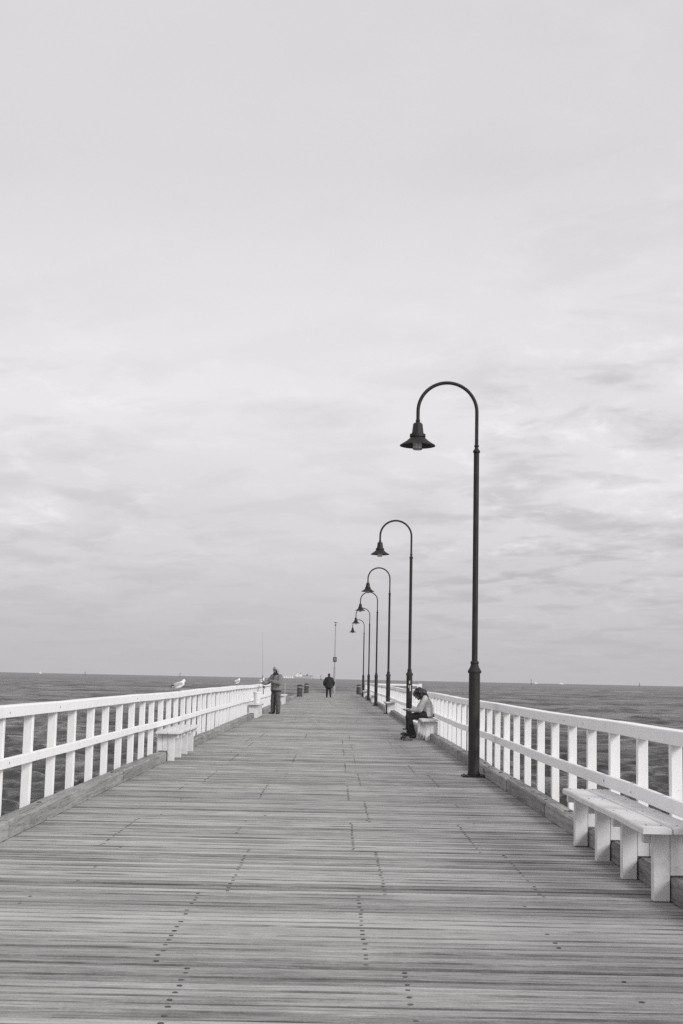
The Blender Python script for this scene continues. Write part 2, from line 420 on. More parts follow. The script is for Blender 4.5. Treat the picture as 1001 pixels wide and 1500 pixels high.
# bolts in two staggered lines of joists per bay
vs, fs = [], []
def disc(x, y, z, r, vs, fs, h=.004, n=8):
    o = len(vs)
    for i in range(n): vs.append((x+r*math.cos(2*PI*i/n), y+r*math.sin(2*PI*i/n), z-h))
    for i in range(n): vs.append((x+r*.86*math.cos(2*PI*i/n), y+r*.86*math.sin(2*PI*i/n), z))
    for i in range(n): fs.append((o+i, o+(i+1) % n, o+n+(i+1) % n, o+n+i))
    fs.append(tuple(o+n+i for i in range(n)))
for p in planks:
    if p[0] < 4 or p[0] > 34: continue
    a, b_, off = bay_of(p[0]-p[1]/2)
    for k in range(-3, 3):
        x = off + k*1.035
        vis = random.Random(int(a*100)*7+k).random()      # some joist lines have rusted bright, others hardly show
        if XL+.06 < x < XR-.06 and rp.random() < (.95 if k == 0 else .9 if vis > .55 else .25):
            disc(x+rp.gauss(0, .004), p[0]+rp.gauss(0, .004), p[2]+.0028, .0135*rp.uniform(.85, 1.1), vs, fs, h=.002)
me = bpy.data.meshes.new('bolt_head'); me.from_pydata(vs, [], fs); me.update(); me.materials.append(M_bolt)
o = link('bolt_head', me, pier); o['kind'] = 'stuff'
# kerb timbers
def timber(x0, x1, y0, y1, z0, z1, seed, jit=.004, ch=.018, n=8, m=None):
    r = random.Random(seed); bm = bmesh.new(); rings = []
    n = max(3, n)
    for i in range(n):
        yy = y0+(y1-y0)*i/(n-1); j = lambda: r.uniform(-jit, jit); c = ch*r.uniform(.5, 1.5)
        rings.append([bm.verts.new(v) for v in ((x0+j(), yy, z0), (x0+j(), yy, z1-c), (x0+c+j(), yy, z1+j()), (x1-c+j(), yy, z1+j()), (x1+j(), yy, z1-c), (x1+j(), yy, z0))])
    for a, b_ in zip(rings, rings[1:]):
        for k in range(6): bm.faces.new((a[k], a[(k+1) % 6], b_[(k+1) % 6], b_[k]))
    bm.faces.new(rings[0]); bm.faces.new(rings[-1][::-1])
    return mesh_of('kerb_beam', bm, m or M_curb)
rk = random.Random(3)
def kerb_line(x0, x1, ystart, yend):
    y = ystart
    while y < yend-.4:
        ln = min(rk.choice((2.1, 2.6, 3.2, 3.6)), yend-y)
        dx = rk.uniform(-.008, .008); dz = rk.uniform(-.008, .006)
        link('kerb_beam', timber(x0+dx, x1+dx, y+.004, y+ln-.004, .006, CH+dz, rk.random()), pier)
        y += ln
kerb_line(XL-CW, XL, 1.9, YEND-.4)
kerb_line(XR, XR+CW, 1.9, YEND-.4)
bm = bmesh.new(); box(bm, XL-CW, XR+CW, YEND-.30, YEND-.05, .006, .20, bev=.015); obj('end_kerb', bm, M_curb, pier)
# iron bolts and rust pits on the kerbs near each post
vs, fs = [], []
for side, xc in ((-1, XL-CW/2), (1, XR+CW/2)):
    yy = 9.0 if side < 0 else 8.3
    while yy < 45:
        for q in range(2 if side > 0 else rk.choice((0, 0, 1))):
            disc(xc+rk.uniform(-.04, .05), yy+rk.uniform(-.12, .12), CH+.008, rk.uniform(.014, .028), vs, fs, h=.02)
        yy += 1.07
me = bpy.data.meshes.new('kerb_bolt'); me.from_pydata(vs, [], fs); me.update(); me.materials.append(M_bolt)
o = link('kerb_bolt', me, pier); o['kind'] = 'stuff'
# joists, crossheads and piles
bm = bmesh.new()
for a, b_, off in bays:
    for k in range(-3, 3):
        x = off+k*1.035
        if XL-.1 < x < XR+.1: box(bm, x-.07, x+.07, a-.1 if k % 2 else a-.05, b_+.1, -TH-.21, -TH-.004)
obj('joist', bm, M_under, pier)['kind'] = 'stuff'
xh = None; pl = None
for i, (a, b_, off) in enumerate(bays[::2]):
    if xh is None:
        xh = mesh_of('crosshead', boxbm(XL-.25, XR+.25, -.15, .15, -TH-.50, -TH-.215, bev=.01), M_under)
        bmp = bmesh.new(); lathe(bmp, [(.17, -7.0), (.165, -3), (.155, -TH-.503)], 12); pl = mesh_of('pile', bmp, M_under, True)
    link('crosshead', xh, pier, (0, a, 0))
    for x in (XL+.15, (XL+XR)/2, XR-.15): link('pile', pl, pier, (x, a, 0))

# ------------------------------------------------------------------ railings
def railing(label, x_in, sgn, ya, yb, top, group=None, y_post0=0, mid=(.575, .47), pitch=1.1):
    """x_in = face towards the deck, sgn = outward direction"""
    r = random.Random(int(abs(x_in)*1000)); t = empty('railing', (x_in, ya, 0)); tag(t, label, 'railing')
    PW = .085
    pm = [None]*4
    for i in range(4):
        bm = bmesh.new(); a, b_ = sorted((sgn*.038, sgn*(.038+PW+r.uniform(-.004, .004))))
        box(bm, a, b_, -.036, .036, -.42, top-.10, bev=.004); pm[i] = mesh_of('post', bm, M_paint)
    def wav(y): return .005*math.sin(y*.55+x_in) + .0015*math.sin(y*1.9+2*x_in) + .007*math.sin(y*.21)
    ys = []; y = y_post0
    while y < yb:
        if y >= ya-.01: ys.append(y)
        y += pitch
    for y in ys:
        o = link('post', pm[r.randrange(4)], t, (r.uniform(-.006, .006), y-ya, wav(y))); o.rotation_euler = (r.gauss(0, .006), 0, r.gauss(0, .03))
    k = 0; i = 0
    while i < len(ys)-1:
        j = min(i+r.choice((3, 4, 4, 5)), len(ys)-1)
        y0, y1 = ys[i]-(.07 if i == 0 else -.003), ys[j]+(.07 if j == len(ys)-1 else -.003)
        for (z0, z1, xa, xb, nm) in ((top-.10, top, 0, .145, 'top_rail'), (top-mid[0], top-mid[1], -.012, .036, 'mid_rail')):
            bm = bmesh.new(); n = (j-i)*2+1; rings = []; ph = r.uniform(0, 6)
            for q in range(n):
                yy = y0+(y1-y0)*q/(n-1); w_ = wav(yy) + .0012*math.sin(q+ph); c = .007; xo = .004*math.sin(q*.9+ph)
                A, B = sgn*xa+xo, sgn*xb+xo; s = sgn
                rings.append([bm.verts.new(v) for v in ((A, yy-ya, z0+w_), (A, yy-ya, z1-c+w_), (A+s*c, yy-ya, z1+w_), (B-s*c, yy-ya, z1+w_), (B, yy-ya, z1-c+w_), (B, yy-ya, z0+w_))])
            for a, b_ in zip(rings, rings[1:]):
                for kk in range(6): bm.faces.new((a[kk], a[(kk+1) % 6], b_[(kk+1) % 6], b_[kk]))
            bm.faces.new(rings[0]); bm.faces.new(rings[-1][::-1])
            obj(nm, bm, M_paint, t)
        i = j
    vs, fs = [], []
    for y in ys:
        if y > 34: break
        for z in (top-.05, top-(mid[0]+mid[1])/2):
            if r.random() < .45:
                o = len(vs); xf = sgn*(-.0035 if z > top-.2 else -.0155); rr = r.uniform(.007, .011); yc = y-ya+r.uniform(-.02, .02); zc = z+wav(y)+r.uniform(-.015, .015)
                for k in range(7): vs.append((xf, yc+rr*math.cos(2*PI*k/7), zc+rr*math.sin(2*PI*k/7)))
                fs.append(tuple(o+k for k in range(7)))
    me = bpy.data.meshes.new('coach_bolt'); me.from_pydata(vs, [], fs); me.update(); me.materials.append(M_bolt); o = link('coach_bolt', me, t); o['kind'] = 'stuff'
    return t, wav
railL, wavL = railing('white timber railing along the left side of the pier, gulls perched on it', XL-CW+.0, -1, 2.3, 67.0, 1.09, y_post0=13.356-1.1175*9, mid=(.54, .455), pitch=1.1175)
railR, wavR = railing('white timber railing along the right side, behind the row of lamp posts', XR+CW-.005, 1, 2.0, 112.0, 1.068, y_post0=9.944-1.084*7, mid=(.57, .47), pitch=1.084)
# the lower landing on the far right with its own rail
ld = empty('landing', (0, 94, 0)); tag(ld, kind='structure')
n = 0
for yy in np.arange(94.1, 108, .62):
    obj('plank', boxbm(XR+.45, 5.6, yy-.29, yy+.29, -.09, -.012), M_plank, ld)
    n += 1
for o in ld.children: o.location.y -= 94
for x in (2.9, 5.3):
    for yy in (.5, 7, 13): link('pile', pl, ld, (x, yy, 0))
rl = empty('railing', (XR+CW+.2, 94, 0)); tag(rl, 'short white cross railing reaching out over the sea behind the seated person', 'railing')
obj('top_rail', boxbm(0, 3.1, -.05, .07, .93, 1.06, bev=.008), M_paint, rl)
for x in (.0, 3.0): obj('post', boxbm(x, x+.12, -.045, .055, -.3, .928), M_paint, rl)
obj('post', boxbm(3.1, 3.32, -.06, .10, -.3, 1.10, bev=.01), M_paint, rl)

# ------------------------------------------------------------------ benches
def make_bench(side):
    """built with x growing away from the deck middle (side=+1); mirrored for side=-1"""
    t = empty('bench'); tag(t, 'bench', 'bench', 'white benches along the railings')
    g = lambda x: side*x
    def bx_(nm, x0, x1, y0, y1, z0, z1, bev=.004, loc=None):
        a, b_ = sorted((g(x0), g(x1))); return obj(nm, boxbm(a, b_, y0, y1, z0, z1, bev=bev), M_bench, t)
    # x=0 is the kerb's inner face; seat reaches from -.25 to +.19
    r = random.Random(41+side)
    for nm, x0, x1 in (('seat_plank', -.208, -.024), ('seat_plank', -.011, .178)):
        bm = bmesh.new(); n = 9; rings = []
        for i in range(n):
            y = -.10+3.17*i/(n-1); dz = r.uniform(-.003, .003); e = r.uniform(-.004, .004); c = .008
            a, b_ = g(x0+e), g(x1+e); s = side
            rings.append([bm.verts.new(v) for v in ((a, y, .442+dz), (a, y, .482-c+dz), (a+s*c, y, .482+dz), (b_-s*c, y, .482+dz), (b_, y, .482-c+dz), (b_, y, .442+dz))])
        for p, q in zip(rings, rings[1:]):
            for k in range(6): bm.faces.new((p[k], p[(k+1) % 6], q[(k+1) % 6], q[k]))
        bm.faces.new(rings[0]); bm.faces.new(rings[-1][::-1])
        obj(nm, bm, M_bench, t)
    vs, fs = [], []
    for k in range(4):
        for x in (-.165, -.07, .035, .125): disc(side*(x+r.uniform(-.012, .012)), .055+k*.975+r.uniform(-.015, .02), .4865, .0075, vs, fs, h=.003, n=6)
    me = bpy.data.meshes.new('screw_head'); me.from_pydata(vs, [], fs); me.update(); me.materials.append(M_bolt); o = link('screw_head', me, t); o['kind'] = 'stuff'
    for k in range(4):
        y = .02+k*.975
        bx_('leg', -.120, -.012, y, y+.075, 0.003, .440)
        bx_('panel_board', -.009, .075, y+.003, y+.070, CH+.012, .440)
        bx_('panel_board', .078, .160, y+.002, y+.071, CH+.012, .440)
        bx_('cross_batten', -.17, .15, y+.074, y+.135, .365, .4415)
    return t
bR = make_bench(1); bR.location = (XR, 9.05, 0)
bR['label'] = 'nearest white bench, weathered two plank seat at the right edge of the deck'
for yy, lb in ((31.7, 'white bench on which the person in the pale sweater sits'), (54.3, 'white bench by the third lamp post'), (77.0, 'white bench farther along by the fourth lamp post'), (99.5, 'last white bench on the right, near the end of the pier')):
    copy_tree(bR, None, lb, (XR, yy, 0))
bL = make_bench(-1); bL.location = (XL, 22.4, 0); bL['label'] = 'white bench on the left side below the largest gull'
for yy, lb in ((45.9, 'white bench on the left with the white bucket on its seat'), (69.0, 'small white bench just past the hooded man, beyond the rail end')):
    copy_tree(bL, None, lb, (XL, yy, 0))

# ------------------------------------------------------------------ lamp posts
def make_lamp():
    t = empty('lamp_post'); tag(t, 'lamp', 'lamp post', 'dark swan neck lamp posts in a row')
    bm = bmesh.new(); box(bm, -.17, .17, -.17, .17, .004, .022, bev=.004); obj('base_plate', bm, M_lamp, t)
    bm = bmesh.new()
    for sx in (-1, 1):
        for sy in (-1, 1): lathe(bm, [(.011, .0225), (.011, .034)], 6, (sx*.13, sy*.13, 0))
    obj('anchor_bolt', bm, M_lamp, t)
    bm = bmesh.new(); lathe(bm, [(.092, .0222), (.092, .05), (.083, .07), (.083, 1.505)], 28); obj('lower_column', bm, M_lamp, t, True)
    bm = bmesh.new(); lathe(bm, [(.086, 1.506), (.098, 1.512), (.102, 1.53), (.098, 1.545), (.088, 1.56), (.066, 1.60), (.056, 1.64), (.062, 1.648), (.064, 1.665), (.058, 1.68), (.045, 1.69)], 28)
    obj('collar', bm, M_lamp, t, True)
    bm = bmesh.new(); lathe(bm, [(.0435, 1.688), (.041, 4.80)], 20); obj('shaft', bm, M_lamp, t, True)
    bm = bmesh.new(); lathe(bm, [(.043, 4.801), (.053, 4.81), (.053, 4.835), (.040, 4.85), (.029, 4.868), (.029, 4.895), (.038, 4.903), (.038, 4.918), (.029, 4.925)], 20)
    obj('joint_ring', bm, M_lamp, t, True)
    R = .445; zc = 5.425
    pts = [(0, 0, 4.92), (0, 0, 5.1), (0, 0, 5.3)] + [(-R+R*math.cos(a), 0, zc+R*math.sin(a)*1.0) for a in np.linspace(0, PI, 33)] + [(-2*R, 0, 5.35), (-2*R, 0, 5.27)]
    bm = bmesh.new(); tube(bm, pts, .0265, 14); obj('arm', bm, M_lamp, t, True)
    cx = (-2*R, 0, 0)
    bm = bmesh.new(); lathe(bm, [(.033, 5.292), (.037, 5.285), (.030, 5.275), (.034, 5.266), (.030, 5.255)], 16, cx); obj('neck_ring', bm, M_lamp, t, True)
    bm = bmesh.new(); lathe(bm, [(.030, 5.2545), (.055, 5.245), (.072, 5.225), (.080, 5.15), (.090, 5.075)], 8, cx); obj('lantern_cap', bm, M_lamp, t)
    bm = bmesh.new(); lathe(bm, [(.090, 5.0745), (.118, 5.072), (.121, 5.03), (.112, 5.02)], 16, cx); obj('cap_ring', bm, M_lamp, t, True)
    bm = bmesh.new(); lathe(bm, [(.108, 5.0195), (.125, 5.005), (.17, 4.965), (.262, 4.905), (.270, 4.893), (.262, 4.893), (.165, 4.951), (.10, 4.995)], 32, cx, cap=False); obj('shade', bm, M_lamp, t, True)
    bm = bmesh.new(); lathe(bm, [(.070, 4.99), (.070, 4.848), (.060, 4.838)], 20, cx); g = obj('globe', bm, M_glass, t, True)
    bm = bmesh.new(); lathe(bm, [(.071, 4.853), (.074, 4.845), (.066, 4.834), (.02, 4.831)], 20, cx); obj('globe_rim', bm, M_galv, t, True)
    return t
lamp = make_lamp()
LAMPS = [(2.05, 20.3, 5.87), (2.07, 38.6, 5.87), (2.12, 55.4, 5.87), (2.10, 71.3, 5.87), (2.11, 88.0, 5.87), (2.12, 105.7, 5.87)]
labs = ['tallest dark lamp post, nearest of the row, beside the right kerb', 'second lamp post in the row, with pale stickers, beside the seated person',
        'third dark lamp post in the row, just past the seated person', 'fourth dark lamp post in the row, counted from the nearest', 'fifth dark lamp post, next to last toward the pier end', 'farthest and smallest dark lamp post of the row']
for i, (x, yy, h) in enumerate(LAMPS):
    o = lamp if i == 0 else copy_tree(lamp)
    o.location = (x, yy, 0); o['label'] = labs[i]; o.rotation_euler.z = (0, .01, -.02, .015, 0, .02)[i]
    if i == 1:
        for k, (z0, z1, a0, a1) in enumerate(((1.28, 1.36, -1.75, -1.4), (1.06, 1.22, -1.45, -1.15), (1.15, 1.24, -1.95, -1.75))):
            bm = bmesh.new(); r_ = .0845; vv = []
            for a in np.linspace(a0, a1, 5): vv.append((bm.verts.new((r_*math.cos(a), r_*math.sin(a), z0+.01*math.sin(9*a))), bm.verts.new((r_*math.cos(a), r_*math.sin(a), z1-.012*math.cos(7*a)))))
            for p, q in zip(vv, vv[1:]): bm.faces.new((p[0], q[0], q[1], p[1]))
            obj('sticker', bm, M_paper, o)

# ------------------------------------------------------------------ soft bodies: union of tapered limbs and ellipsoids, remeshed to one skin
def ico(bm, c, r, sub=3, rot=None):
    if isinstance(r, (int, float)): r = (r, r, r)
    m = Matrix.Translation(Vector(c)) @ (rot.to_4x4() if rot else Matrix()) @ Matrix.Diagonal((*r, 1))
    bmesh.ops.create_icosphere(bm, subdivisions=sub, radius=1, matrix=m)
def limb(bm, a, b_, ra, rb, flat=1.0):
    a, b_ = Vector(a), Vector(b_); n = max(3, int((a-b_).length/max(min(ra, rb), .004))+2)
    tube(bm, [a.lerp(b_, i/(n-1)) for i in range(n)], [ra+(rb-ra)*i/(n-1) for i in range(n)], 12)
    ico(bm, a, ra, 2); ico(bm, b_, rb, 2)
def stack(bm, sl, place, rot=None, rz=.06):
    """smooth trunk through slices (height, offset forward, half width, half depth)"""
    zs = [q[0] for q in sl][::-1]; n = int((zs[-1]-zs[0])/.022)+1
    for z in np.linspace(zs[0], zs[-1], n):
        o_, a, c = (float(np.interp(z, zs, [q[i] for q in sl][::-1])) for i in (1, 2, 3))
        ico(bm, place(o_, z), (a, c, rz), 3, rot)
def chain(bm, pts):
    for (a, ra), (b_, rb) in zip(pts, pts[1:]): limb(bm, a, b_, ra, rb)
def fuse(name, bm, m, parent, vox=.012, smooth=3, wrinkle=0.0, seed=0, keep=None):
    me = bpy.data.meshes.new(name); bm.to_mesh(me); bm.free()
    tmp = bpy.data.objects.new('tmp', me); COL.objects.link(tmp)
    md = tmp.modifiers.new('r', 'REMESH'); md.mode = 'VOXEL'; md.voxel_size = vox; md.use_smooth_shade = True
    if smooth:
        sm = tmp.modifiers.new('s', 'SMOOTH'); sm.iterations = smooth; sm.factor = .5
    dg = bpy.context.evaluated_depsgraph_get(); dg.update()
    out = bpy.data.meshes.new_from_object(tmp.evaluated_get(dg)); out.name = name
    COL.objects.unlink(tmp); bpy.data.objects.remove(tmp); bpy.data.meshes.remove(me)
    if wrinkle:
        from mathutils import noise as mn
        b2 = bmesh.new(); b2.from_mesh(out); b2.normal_update(); o_ = Vector((seed*7.3, 0, 0))
        for v in b2.verts:
            p = v.co; f = mn.noise(Vector((p.x*9, p.y*9, p.z*16))+o_) + .5*mn.noise(Vector((p.x*22, p.y*22, p.z*30))+o_)
            v.co = p + v.normal*f*wrinkle
        b2.to_mesh(out); b2.free()
    out.materials.clear(); out.materials.append(m); out.shade_smooth()
    return link(name, out, parent)
def hand(bm, wrist, d, palmn, curl=.5, size=1.0):
    """palm plus five bent fingers. d = direction of the hand, palmn = palm normal"""
    W = Vector(wrist); d = Vector(d).normalized(); n = Vector(palmn); n = (n-d*n.dot(d)).normalized(); s = d.cross(n)
    for k in (-1, 0, 1): limb(bm, W+s*k*.018*size, W+d*.085*size+s*k*.026*size, .015*size, .014*size)
    for k, ln in zip((-1.5, -.5, .5, 1.5), (.062, .078, .074, .056)):
        p = W+d*.085*size+s*k*.0185*size; dd = d.copy(); rr = .0085*size
        for q in range(3):
            dd = (dd + n*curl*(.55+.35*q)).normalized(); e = p+dd*ln*size*(.44, .32, .26)[q]; limb(bm, p, e, rr, rr*.92); p = e; rr *= .92
    p = W+d*.03*size-s*.028*size; dd = (d*.7-s*.8+n*.4).normalized()
    for q in range(2):
        e = p+dd*.035*size; limb(bm, p, e, .0105*size, .009*size); p = e; dd = (dd+s*.5+d*.3+n*.3*curl).normalized()
def head(bm, c, fwd, up=(0,0,1), s=1.0):
    """skull with brow, nose, mouth, chin and ears; c = middle of the skull"""
    c = Vector(c); f = Vector(fwd).normalized(); u = Vector(up); u = (u-f*u.dot(f)).normalized(); r = f.cross(u)
    rot = Matrix((r, f, u)).transposed()
    P = lambda x, y, z: c + r*x*s + f*y*s + u*z*s
    ico(bm, P(0, -.012, .025), (.076*s, .094*s, .088*s), 3, rot)
    ico(bm, P(0, .022, -.045), (.058*s, .066*s, .070*s), 3, rot)
    ico(bm, P(0, .062, -.092), (.026*s, .024*s, .020*s), 2, rot)      # chin
    limb(bm, P(0, .084, .008), P(0, .108, -.028), .009*s, .014*s)      # nose
    for k in (-1, 1):
        ico(bm, P(k*.030, .074, .012), (.020*s, .014*s, .008*s), 2, rot)   # brow
        ico(bm, P(k*.030, .070, -.006), (.013*s, .012*s, .008*s), 2, rot)   # eyelid
        ico(bm, P(k*.078, -.005, -.015), (.010*s, .020*s, .030*s), 2, rot)  # ear
        ico(bm, P(k*.036, .055, -.035), (.022*s, .018*s, .020*s), 2, rot)   # cheek
    ico(bm, P(0, .083, -.058), (.024*s, .009*s, .006*s), 2, rot)
    ico(bm, P(0, .081, -.070), (.021*s, .009*s, .007*s), 2, rot)      # lips
    return P
def eyes(P, parent, s=1.0):
    bm = bmesh.new()
    for k in (-1, 1): ico(bm, P(k*.030, .078, -.006), .0065*s, 1)
    obj('eyes', bm, M_shoe, parent, True)
def shoe(bm, heel, d, s=1.0):
    h = Vector(heel); d = Vector(d).normalized(); r = Vector((d.y, -d.x, 0))
    limb(bm, h+Vector((0, 0, .045)), h+d*.12*s+Vector((0, 0, .050)), .044*s, .049*s)
    limb(bm, h+d*.12*s+Vector((0, 0, .046)), h+d*.215*s+Vector((0, 0, .036)), .046*s, .034*s)
    limb(bm, h+Vector((0, 0, .05)), h+Vector((0, 0, .12)), .042, .044)

# --- the hooded fisherman (faces the left rail, half turned to the camera)
def hooded_man():
    t = empty('person', (-2.22, 51.6, 0), 0)
    tag(t, 'man in pale hood and grey jacket standing on the left, holding up a fishing rod', 'person')
    f = Vector((-.62, -.78, 0)).normalized()          # facing
    r = Vector((-f.y, f.x, 0)) * -1                    # his right hand side
    V = lambda a, b_, z: f*a + r*b_ + Vector((0, 0, z))
    hip = .93
    # body
    b = bmesh.new()
    P = head(b, V(.045, 0, 1.615), (f + Vector((-.1, 0, -.28))), s=1.0)
    chain(b, [(V(.02, 0, 1.52), .052), (V(0, 0, 1.42), .062)])
    ico(b, V(0, 0, 1.28), (.15, .12, .20), 3); ico(b, V(0, 0, 1.05), (.14, .11, .18), 3); ico(b, V(0, 0, .93), (.15, .12, .11), 3)
    kn = {1: V(.03, .115, .50), -1: V(.02, -.115, .50)}; an = {1: V(.0, .13, .08), -1: V(-.02, -.10, .08)}
    for s in (1, -1):
        chain(b, [(V(0, s*.09, .90), .085), (kn[s], .058), (an[s], .042)]); limb(b, an[s]+Vector((0, 0, -.03)), an[s]+f*.06+Vector((0, 0, -.035)), .028, .016)
    shR, shL = V(0, .19, 1.40), V(0, -.19, 1.40)
    elR, haR = V(.10, .32, 1.17), V(.26, .38, 1.12)        # rod hand, out to the rail side
    elL, haL = V(.12, -.25, 1.14), V(.27, -.02, 1.21)      # forearm folded across the chest
    chain(b, [(shR, .055), (elR, .042), (haR, .028)]); chain(b, [(shL, .055), (elL, .042), (haL, .028)])
    hand(b, haR, f*.9+r*.35+Vector((0, 0, -.05)), Vector((0, 0, 1))+r*-.3, 1.0)
    hand(b, haL, (haL-elL), -f, .7)
    fuse('body', b, M_skin, t, .010, 2)
    eyes(P, t)
    # beard
    b = bmesh.new(); ico(b, P(0, .050, -.092), (.066, .056, .058), 3); ico(b, P(0, .028, -.058), (.078, .056, .045), 3); limb(b, P(-.06, .05, -.02), P(-.07, .03, .04), .02, .012); limb(b, P(.06, .05, -.02), P(.07, .03, .04), .02, .012); fuse('beard', b, M_beard, t, .010, 2, .004, 1)
    # jacket
    b = bmesh.new()
    rot = Matrix((r, f, Vector((0, 0, 1)))).transposed()
    stack(b, ((1.42, 0, .175, .12), (1.33, 0, .215, .155), (1.24, 0, .228, .172), (1.04, 0, .236, .178), (.90, 0, .238, .182)), lambda o_, z: V(o_, 0, z), rot)
    chain(b, [(shR, .090), (elR, .080), (haR-f*.03, .056)]); chain(b, [(shL, .090), (elL, .082), (elL.lerp(haL, .92), .056)])
    ico(b, V(.0, 0, 1.475), (.105, .105, .05), 3)
    j = fuse('jacket', b, M_jacket, t, .014, 3, .009, 3)
    b = bmesh.new(); limb(b, V(.145, .03, 1.42), V(.186, .02, .9), .008, .008); obj('zip', b, M_dark, j, True)
    b = bmesh.new()
    for k in np.linspace(0, 2*PI, 17)[:-1]: limb(b, V(.158*math.cos(k), .214*math.sin(k), .856), V(.158*math.cos(k+.4), .214*math.sin(k+.4), .856), .018, .018)
    obj('hem', b, M_dark, j, True)
    # hood: a shell open to the face
    b = bmesh.new(); c = P(0, -.015, .01)
    bmesh.ops.create_uvsphere(b, u_segments=28, v_segments=18, radius=1, matrix=Matrix.Translation(c) @ Matrix.Diagonal((.118, .125, .148, 1)))
    ff = (P(0, 1, -.28)-P(0, 0, 0)).normalized()
    dele = [v for v in b.verts if (v.co-c).normalized().dot(ff) > .62]
    bmesh.ops.delete(b, geom=dele, context='VERTS')
    h = obj('hood', b, M_hood, t, True); sol = h.modifiers.new('thick', 'SOLIDIFY'); sol.thickness = .014
    b = bmesh.new(); ico(b, P(0, -.02, .115), (.098, .10, .045), 3); limb(b, P(-.07, .07, .075), P(.07, .07, .075), .02, .02); fuse('cap', b, M_hood, t, .012, 2, .004, 5)
    b = bmesh.new(); chain(b, [(V(.05, -.07, 1.49), .055), (V(.0, 0, 1.47), .07), (V(.05, .07, 1.49), .055)]); chain(b, [(V(.05, -.06, 1.49), .045), (V(.09, 0, 1.46), .05), (V(.05, .06, 1.49), .045)])
    fuse('collar', b, M_dark, t, .014, 2, .008, 8)
    # trousers with cargo pockets
    b = bmesh.new(); rot = Matrix((r, f, Vector((0, 0, 1)))).transposed(); ico(b, V(0, 0, .90), (.175, .135, .12), 3, rot)
    for s in (1, -1):
        chain(b, [(V(0, s*.09, .88), .115), (kn[s]+Vector((0, 0, .02)), .098), (kn[s].lerp(an[s], .6), .090), (an[s]+Vector((0, 0, .02)), .084)])
        ico(b, V(.03, s*.185, .66), (.04, .05, .085), 2, rot)
    fuse('trousers', b, M_trouser, t, .014, 3, .009, 6)
    for s in (1, -1):
        b = bmesh.new(); shoe(b, an[s]+Vector((0, 0, -.076))-f*.05, f+r*s*.25); fuse('shoe', b, M_shoe, t, .011, 1)
    # rod: a thing of its own, held in the right hand
    grip = Vector(t.location) + haR + f*.08 + Vector((0, 0, .02))
    rod = empty('fishing_rod', grip); tag(rod, 'thin upright fishing rod held by the hooded man at the left rail', 'fishing rod')
    up = Vector((-.035, .0, 1)).normalized()
    b = bmesh.new(); tube(b, [up*.30+Vector((0,0,0)), up*.9, up*1.45+Vector((0, 0, 0)), up*1.95+Vector((-.012, 0, 0))], [.006, .0045, .003, .0015], 6); obj('blank', b, M_galv, rod)
    b = bmesh.new(); tube(b, [up*-.42+Vector((.02, 0, 0)), up*.30], [.014, .012], 8); obj('grip', b, M_dark, rod)
    b = bmesh.new(); lathe(b, [(.034, -.03), (.04, 0), (.034, .03)], 12, up*-.14+Vector((.05, -.02, 0))); tube(b, [up*-.14+Vector((.05, -.05, 0)), up*-.22+Vector((.07, -.07, 0))], .01, 6); obj('reel', b, M_shoe, rod, True)
    b = bmesh.new()
    for q in (.5, .95, 1.4, 1.75): tube(b, [up*q+Vector((0, .012*math.cos(a), .012*math.sin(a))) + Vector((.014, 0, 0)) for a in np.linspace(0, 2*PI, 9)], .0015, 4)
    obj('line_guide', b, M_galv, rod)
hooded_man()

